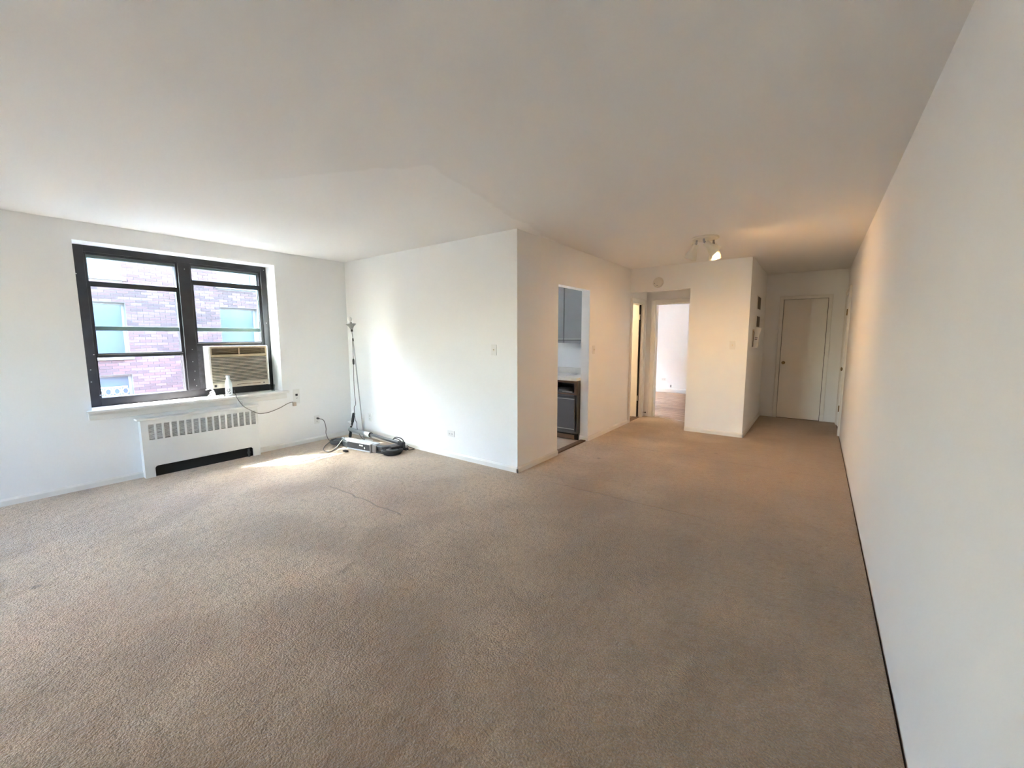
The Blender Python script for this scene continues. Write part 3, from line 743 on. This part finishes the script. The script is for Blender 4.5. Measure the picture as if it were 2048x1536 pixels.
# ------------------------------------------------------------------ kitchen seen through the opening
struct(box('trim_1', WOODD, XK-.10, XK-.02, 4.25, 5.065, -.006, .010, bevel=.004), 'dark wooden threshold strip of the kitchen opening', 'threshold')
bc_ = thing('base_cabinet', 'dark grey kitchen base cabinet with an empty drawer opening', 'cabinet', (-2.9, 5.3, 0))
CX0, CX1, CY, CB = -3.20, -2.60, 4.985, 5.615
MB().box(CX0, CX1, CY+.02, CB, .09, .115).box(CX0, CX0+.018, CY+.02, CB, .115, .83).box(CX1-.018, CX1, CY+.02, CB, .115, .83).box(CX0, CX1, CB-.012, CB, .115, .83).build('body', CABD, bc_)
MB().box(CX0, CX1, CY, CY+.02, .80, .83).box(CX1-.04, CX1, CY, CY+.02, .655, .80).box(CX0, CX0+.04, CY, CY+.02, .655, .80).box(CX0, CX1, CY, CY+.02, .635, .655).build('drawer_frame', WOODD, bc_)
dr = MB().box(CX0+.02, CX1-.025, CY-.02, CY, .13, .605).build('door', CABD, bc_, bevel=.003)
for za in (.155, .575): MB().box(CX0+.02, CX1-.025, CY-.026, CY-.02, za, za+.010).build('edge_strip', CABT, dr)
MB().box(CX0+.02, CX1-.025, CY-.022, CY, .612, .633).build('pull_rail', CABD, bc_)
MB().box(CX0+.01, CX1-.01, CY+.06, CY+.08, -.006, .09).build('toe_kick', DARK, bc_)
MB().box(-2.98, -2.66, CY+.05, CY+.06, .002, .06).build('toe_board', mat('brown_toe_board', (.17, .10, .065), .6), bc_)
tag(MB().lathe([(.0, 0), (.10, 0), (.09, .035), (.05, .062), (0, .07)], (-2.86, 5.13, .6555), n=16).build('bundled_bag', mat('grey_bag', (.05, .052, .055), .6), smooth=True), 'dark rumpled bundle inside the empty drawer opening', 'bag')
tag(MB().cyl((-2.84, 5.012, .668), (-2.68, 5.018, .668), .011, n=10).build('metal_rod', GREYM), 'short grey rod lying in the empty drawer opening', 'rod')
MB_ = MB().box(CX0, CX1+.008, CY+.10, CB, .640, .655).build('shelf', CABD, bc_)
b2 = thing('base_cabinet', 'dark grey kitchen base cabinet further along, behind the partition wall', 'cabinet', (-3.6, 5.3, 0))
MB().box(-4.2, CX0-.004, CY+.02, CB, .09, .83).build('body', CABD, b2)
MB().box(-4.18, CX0-.02, CY-.0, CY+.02, .13, .80).build('door', CABD, b2)
ct = tag(MB().box(-5.3, -2.592, CY-.03, CB, .832, .872).box(-5.3, -2.592, CB-.02, CB, .872, .965).build('countertop', COUNTER, bevel=.004), 'white laminate kitchen worktop with a low splash edge', 'countertop')
tag(MB().box(-3.55, -2.86, 5.10, 5.50, .8722, .886).build('cutting_board', WHITEP, bevel=.005), 'flat white board lying on the kitchen worktop', 'board')
wc = thing('wall_cabinet', 'light grey kitchen wall cabinet with two flat doors', 'cabinet', (-3.0, 5.45, 1.345))
UY = 5.28
MB().box(-3.75, -2.60, UY+.02, 5.615, 1.345, 2.32).build('body', CABD, wc)
for a, b_ in ((-3.33, -2.985), (-2.972, -2.605)):
    d_ = MB().box(a, b_, UY, UY+.02, 1.392, 2.32).build('door', CABG, wc, bevel=.002)
    MB().box(a, b_, UY-.004, UY, 1.392, 1.404).build('edge_strip', CABT, d_)
    MB().box(a, b_, UY+.004, UY+.02, 1.347, 1.376).build('bottom_rail', CABG, wc)

# ------------------------------------------------------------------ recess: ajar door, bedroom doorway
def casing(name, label, ax, face, d, lo, hi, top, w=.07, t=.018, jamb=0., sides=(1, 1)):
    """flat moulding round an opening lo..hi on the wall face, with a jamb lining reaching into the wall"""
    M = MB()
    def bx(l0, l1, z0, z1, t0, t1):
        if ax == 0: M.box(face+d*t0, face+d*t1, l0, l1, z0, z1)
        else: M.box(l0, l1, face+d*t0, face+d*t1, z0, z1)
    for k, (l0, l1) in enumerate(((lo-w, lo), (hi, hi+w))):
        if not sides[k]: continue
        bx(l0, l1, 0, top+w, 0, t); bx(l0 if k == 0 else l1-.012, l0+.012 if k == 0 else l1, 0, top+w, t, t+.008)
    bx(lo, hi, top, top+w, 0, t); bx(lo-w*sides[0], hi+w*sides[1], top+w-.012, top+w, t, t+.008)
    if jamb:
        bx(lo, lo+.014, 0, top, -jamb, .004); bx(hi-.014, hi, 0, top, -jamb, .004); bx(lo+.014, hi-.014, top-.014, top, -jamb, .004)
    return struct(M.build(name, TRIM, bevel=.003), label, 'trim')
casing('trim_2', 'white casing round the ajar narrow door in the recess', 0, XK, 1, 6.615, 7.16, 1.995, w=.068, jamb=.12, sides=(1, 1))
casing('trim_3', 'white casing round the bedroom doorway in the recess', 1, 7.32, -1, -2.31, -1.60, 1.995, w=.07, jamb=.12, sides=(1, 0))
d3 = struct(thing('door_3', 'narrow cream door standing ajar in the doorway recess', 'door', (-2.52, 7.12, 0)))
MB().box(-3.06, -2.522, 7.098, 7.133, .012, 1.975).build('slab', DOORP, d3, bevel=.002)
MB().box(-2.5215, -2.503, 7.112, 7.1455, .012, 1.975).build('hinge_gap_shade', DARK, d3)  # dark strip painting in the shade of the gap at the hinge side
for z in (.30, 1.72): MB().cyl((-2.512, 7.108, z), (-2.512, 7.108, z+.09), .008, n=10).box(-2.519, -2.516, 7.10, 7.135, z, z+.09).build('hinge', IVORY, d3)
struct(box('trim_4', WOODD, XK-.115, XK-.0, 6.63, 7.145, -.006, .008, bevel=.003), 'dark wooden saddle under the ajar narrow door', 'threshold')
ds = thing('door_stop', 'small metal door stop low in the corner of the recess', 'door stop', (-2.44, 7.25, .07))
MB().lathe([(.016, 0), (.016, .004), (.006, .006), (.006, .045)], (XK, 7.275, .075), (1, 0, 0), 12).build('spring', GREYM, ds, smooth=True)
MB().lathe([(.011, .045), (.011, .062), (.0, .064)], (XK, 7.275, .075), (1, 0, 0), 12).build('tip', RUBBER, ds, smooth=True)
sd = thing('smoke_detector', 'round white smoke detector above the doorway recess', 'smoke detector', (-2.03, YF, 2.257))
MB().lathe([(.0, 0), (.078, 0), (.080, .010), (.070, .028), (.0, .032)], (-2.03, YF, 2.257), (0, -1, 0), 32).build('shell', DETECT, sd, smooth=True)
MB().lathe([(.056, .0315), (.060, .034), (.064, .031)], (-2.03, YF, 2.257), (0, -1, 0), 32, closed=False).build('ring', DETECT, sd, smooth=True)
for a in (3.4, 4.5): MB().cyl((-2.03+.05*math.cos(a), YF-.030, 2.257+.05*math.sin(a)), (-2.03+.05*math.cos(a), YF-.034, 2.257+.05*math.sin(a)), .007, n=10).build('test_button', GREYM, sd)

# ------------------------------------------------------------------ entry hall
casing('trim_5', 'casing round the closet door at the end of the hall', 1, YH, -1, -.518, .10, 2.055, w=.055, t=.015)
d1 = struct(thing('door_1', 'flat painted closet door at the end of the dim hall', 'door', (-.21, YH+.02, 0)))
MB().box(-.512, .094, YH+.012, YH+.05, .004, 2.050).build('slab', DOORP, d1, bevel=.002)
M = MB().lathe([(.026, 0), (.026, .006), (.010, .010), (.010, .030), (.024, .040), (.027, .052), (.020, .062), (.0, .064)], (-.462, YH+.012, .972), (0, -1, 0), 20); M.build('knob', BRASS, d1, smooth=True)
MB().box(-.53, .11, YH+.052, YH+.118, -.02, 2.06).build('closet_light_block', DARK, d1)  # unseen dark box added behind the door to stop light leaking under it
casing('trim_6', 'casing round the entry door at the end of the right wall', 0, XR, -1, 7.50, 8.36, 2.06, w=.07, t=.020)
d2 = struct(thing('door_2', 'painted entry door set in the right wall at the end of the hall', 'door', (XR+.03, 7.93, 0)))
MB().box(XR+.012, XR+.055, 7.505, 8.355, .008, 2.055).build('slab', DOORP, d2, bevel=.002)
MB().box(XR+.06, XR+.118, 7.495, 8.365, -.02, 2.075).build('entry_light_block', DARK, d2)  # unseen dark box added to keep outside light from the door gaps
MB().lathe([(.028, 0), (.028, .005), (.010, .010), (.010, .032), (.026, .042), (.028, .054), (.0, .062)], (XR+.012, 7.585, .955), (-1, 0, 0), 20).build('knob', BRASS, d2, smooth=True)
MB().lathe([(.024, 0), (.024, .012), (.0, .014)], (XR+.012, 7.585, 1.285), (-1, 0, 0), 20).box(XR-.022, XR+.0, 7.579, 7.591, 1.265, 1.305).build('deadbolt', BRASS, d2)
MB().box(XR+.0, XR+.012, 7.56, 7.61, 1.32, 1.37).build('chain_plate', IVORY, d2)
for z in (.22, 1.75): MB().cyl((XR+.004, 8.345, z), (XR+.004, 8.345, z+.10), .009, n=10).build('hinge', BRASS, d2)
# intercom and the two dark plates above it
ip = thing('intercom_phone', 'white intercom handset hanging on the side wall of the hall', 'intercom', (XS+.03, 7.2, 1.27))
MB().box(XS, XS+.020, 6.96, 7.19, 1.27, 1.53).build('base_plate', IVORY, ip, bevel=.004)
M = MB()
M.prism([(XS+.020, 1.268), (XS+.068, 1.262), (XS+.078, 1.30), (XS+.074, 1.34), (XS+.084, 1.46), (XS+.104, 1.50), (XS+.106, 1.548), (XS+.030, 1.556), (XS+.020, 1.52)], 1, 7.00, 7.15)
M.build('handset', WHITEP, ip, bevel=.006)
MB().box(XS+.030, XS+.066, 6.9985, 7.0, 1.402, 1.412).box(XS+.030, XS+.062, 6.9985, 7.0, 1.382, 1.390).build('grille_mark', DARK, ip)
MB().tube(smooth_path([(XS+.015, 6.955, 1.50), (XS+.025, 6.935, 1.48), (XS+.018, 6.94, 1.38), (XS+.015, 6.955, 1.28)]), .005, 6).build('cord', CORDG, ip, smooth=True)
for z0, z1, lab in ((1.835, 2.045, 'upper dark brown plate on the hall side wall'), (1.562, 1.748, 'dark brown plate on the hall side wall directly above the handset')):
    t = thing('wall_plate', lab, 'wall plate', (XS, 7.5, z0))
    MB().box(XS, XS+.006, 7.27, 7.72, z0, z1).build('frame', TRIM, t)
    MB().box(XS+.006, XS+.008, 7.33, 7.70, z0+.015, z1-.012).build('panel', mat('dark_brown_panel', (.055, .035, .022), .5), t)

# ------------------------------------------------------------------ ceiling spotlight
cl = thing('ceiling_light', 'three-headed cream spotlight on the hall ceiling, lit warm', 'ceiling light', (-1.056, 4.96, 2.5))
c0 = Vector((-1.056, 4.96, 2.5))
MB().lathe([(.0, 0), (.134, 0), (.138, -.012), (.128, -.022), (.10, -.026), (.0, -.030)], c0, n=36).build('canopy', SHADEM, cl, smooth=True)
heads = [(Vector((-.080, -.040, -.03)), Vector((-.42, .14, -1.0))), (Vector((.0, -.075, -.03)), Vector((.62, .24, -.64))), (Vector((.072, .055, -.03)), Vector((.08, .32, -1.0)))]
for off, d in heads:
    d = d.normalized(); p = c0 + off; q = p + Vector((0, 0, -.022))
    MB().cyl(p + Vector((0, 0, .004)), q, .010, n=10).cyl(q, q + d*.03, .012, n=10).build('arm', GREYM, cl)
    sh = MB().lathe([(.0, .022), (.030, .022), (.034, .030), (.034, .070), (.043, .096), (.062, .140), (.066, .178), (.064, .178), (.060, .141), (.041, .098), (.031, .073), (.031, .030), (.0, .028)], q, d, 28).build('shade', SHADEM, cl, smooth=True)
    MB().lathe([(.0, .060), (.014, .062), (.018, .073), (.025, .090), (.024, .104), (.014, .114), (.0, .116)], q, d, 16).build('bulb', BULB, sh, smooth=True)
    L = bpy.data.lights.new('bulb_light', 'POINT'); L.energy = LAMP_POWER; L.color = (1, .54, .23); L.shadow_soft_size = .02
    lo_ = bpy.data.objects.new('bulb_light', L); COL.objects.link(lo_); lo_.parent = cl; lo_.matrix_parent_inverse = Matrix.Translation(cl.location).inverted(); lo_.location = q + d*.136

# kitchen and bedroom windows with glass, then an unseen window added for daylight
for nm, y0, y1, z0, z1, lab in (('window_2', 3.95, 5.30, .95, 2.3, 'kitchen window'), ('window_3', 7.9, 10.5, .75, 2.35, 'bedroom window')):
    wv = struct(thing(nm, lab, 'window', (-5.85, (y0+y1)/2, z0)))
    M = MB().box(-5.87, -5.83, y0, y0+.05, z0, z1).box(-5.87, -5.83, y1-.05, y1, z0, z1).box(-5.87, -5.83, y0+.05, y1-.05, z0, z0+.05).box(-5.87, -5.83, y0+.05, y1-.05, z1-.05, z1)
    M.build('frame', BLACKF, wv); MB().box(-5.852, -5.848, y0+.05, y1-.05, z0+.05, z1-.05).build('pane', GLASS, wv)
wv = struct(thing('added_window', 'unseen window added behind the camera to brighten the room', 'window', (-4.275, YBK-.25, .9)))  # invented window, put out of view to fill the room with daylight
MB().box(ADDWX0, ADDWX0+.05, YBK-.27, YBK-.23, .9, 2.2).box(ADDWX1-.05, ADDWX1, YBK-.27, YBK-.23, .9, 2.2).box(ADDWX0+.05, ADDWX1-.05, YBK-.27, YBK-.23, .9, .95).box(ADDWX0+.05, ADDWX1-.05, YBK-.27, YBK-.23, 2.15, 2.2).build('frame', BLACKF, wv)  # frame of the added unseen window
MB().box(ADDWX0+.05, ADDWX1-.05, YBK-.252, YBK-.248, .95, 2.15).build('pane', GLASS, wv)  # pane of the added unseen window

bl = thing('globe_light', 'lit globe light in the small room behind the ajar door', 'ceiling light', (-3.3, 6.3, 2.5))
MB().lathe([(.0, 0), (.07, 0), (.07, -.03), (.0, -.03)], (-3.3, 6.3, 2.5), n=24).build('canopy', WHITEP, bl, smooth=True)
MB().lathe([(.03, -.03), (.08, -.07), (.10, -.13), (.08, -.19), (.0, -.23)], (-3.3, 6.3, 2.5), n=24, closed=False).build('globe', mat('lit_globe', (1, .9, .75), .5, emit=((1, .70, .40), 13.0)), bl, smooth=True)

# pale binding along the curved edge of the carpet at the bedroom doorway
ed = [(-1.565, 7.18), (-1.66, 7.21), (-1.85, 7.25), (-2.05, 7.29), (-2.25, 7.36), (-2.305, 7.395)]
poly = [(x, y-.004) for x, y in ed] + [(x+.004, y+.022) for x, y in ed[::-1]]
struct(MB().prism(poly, 2, -.006, .0035).build('trim_7', mat('pale_carpet_binding', (.72, .67, .60), .6)), 'pale binding along the curved carpet edge in the bedroom doorway', 'trim')
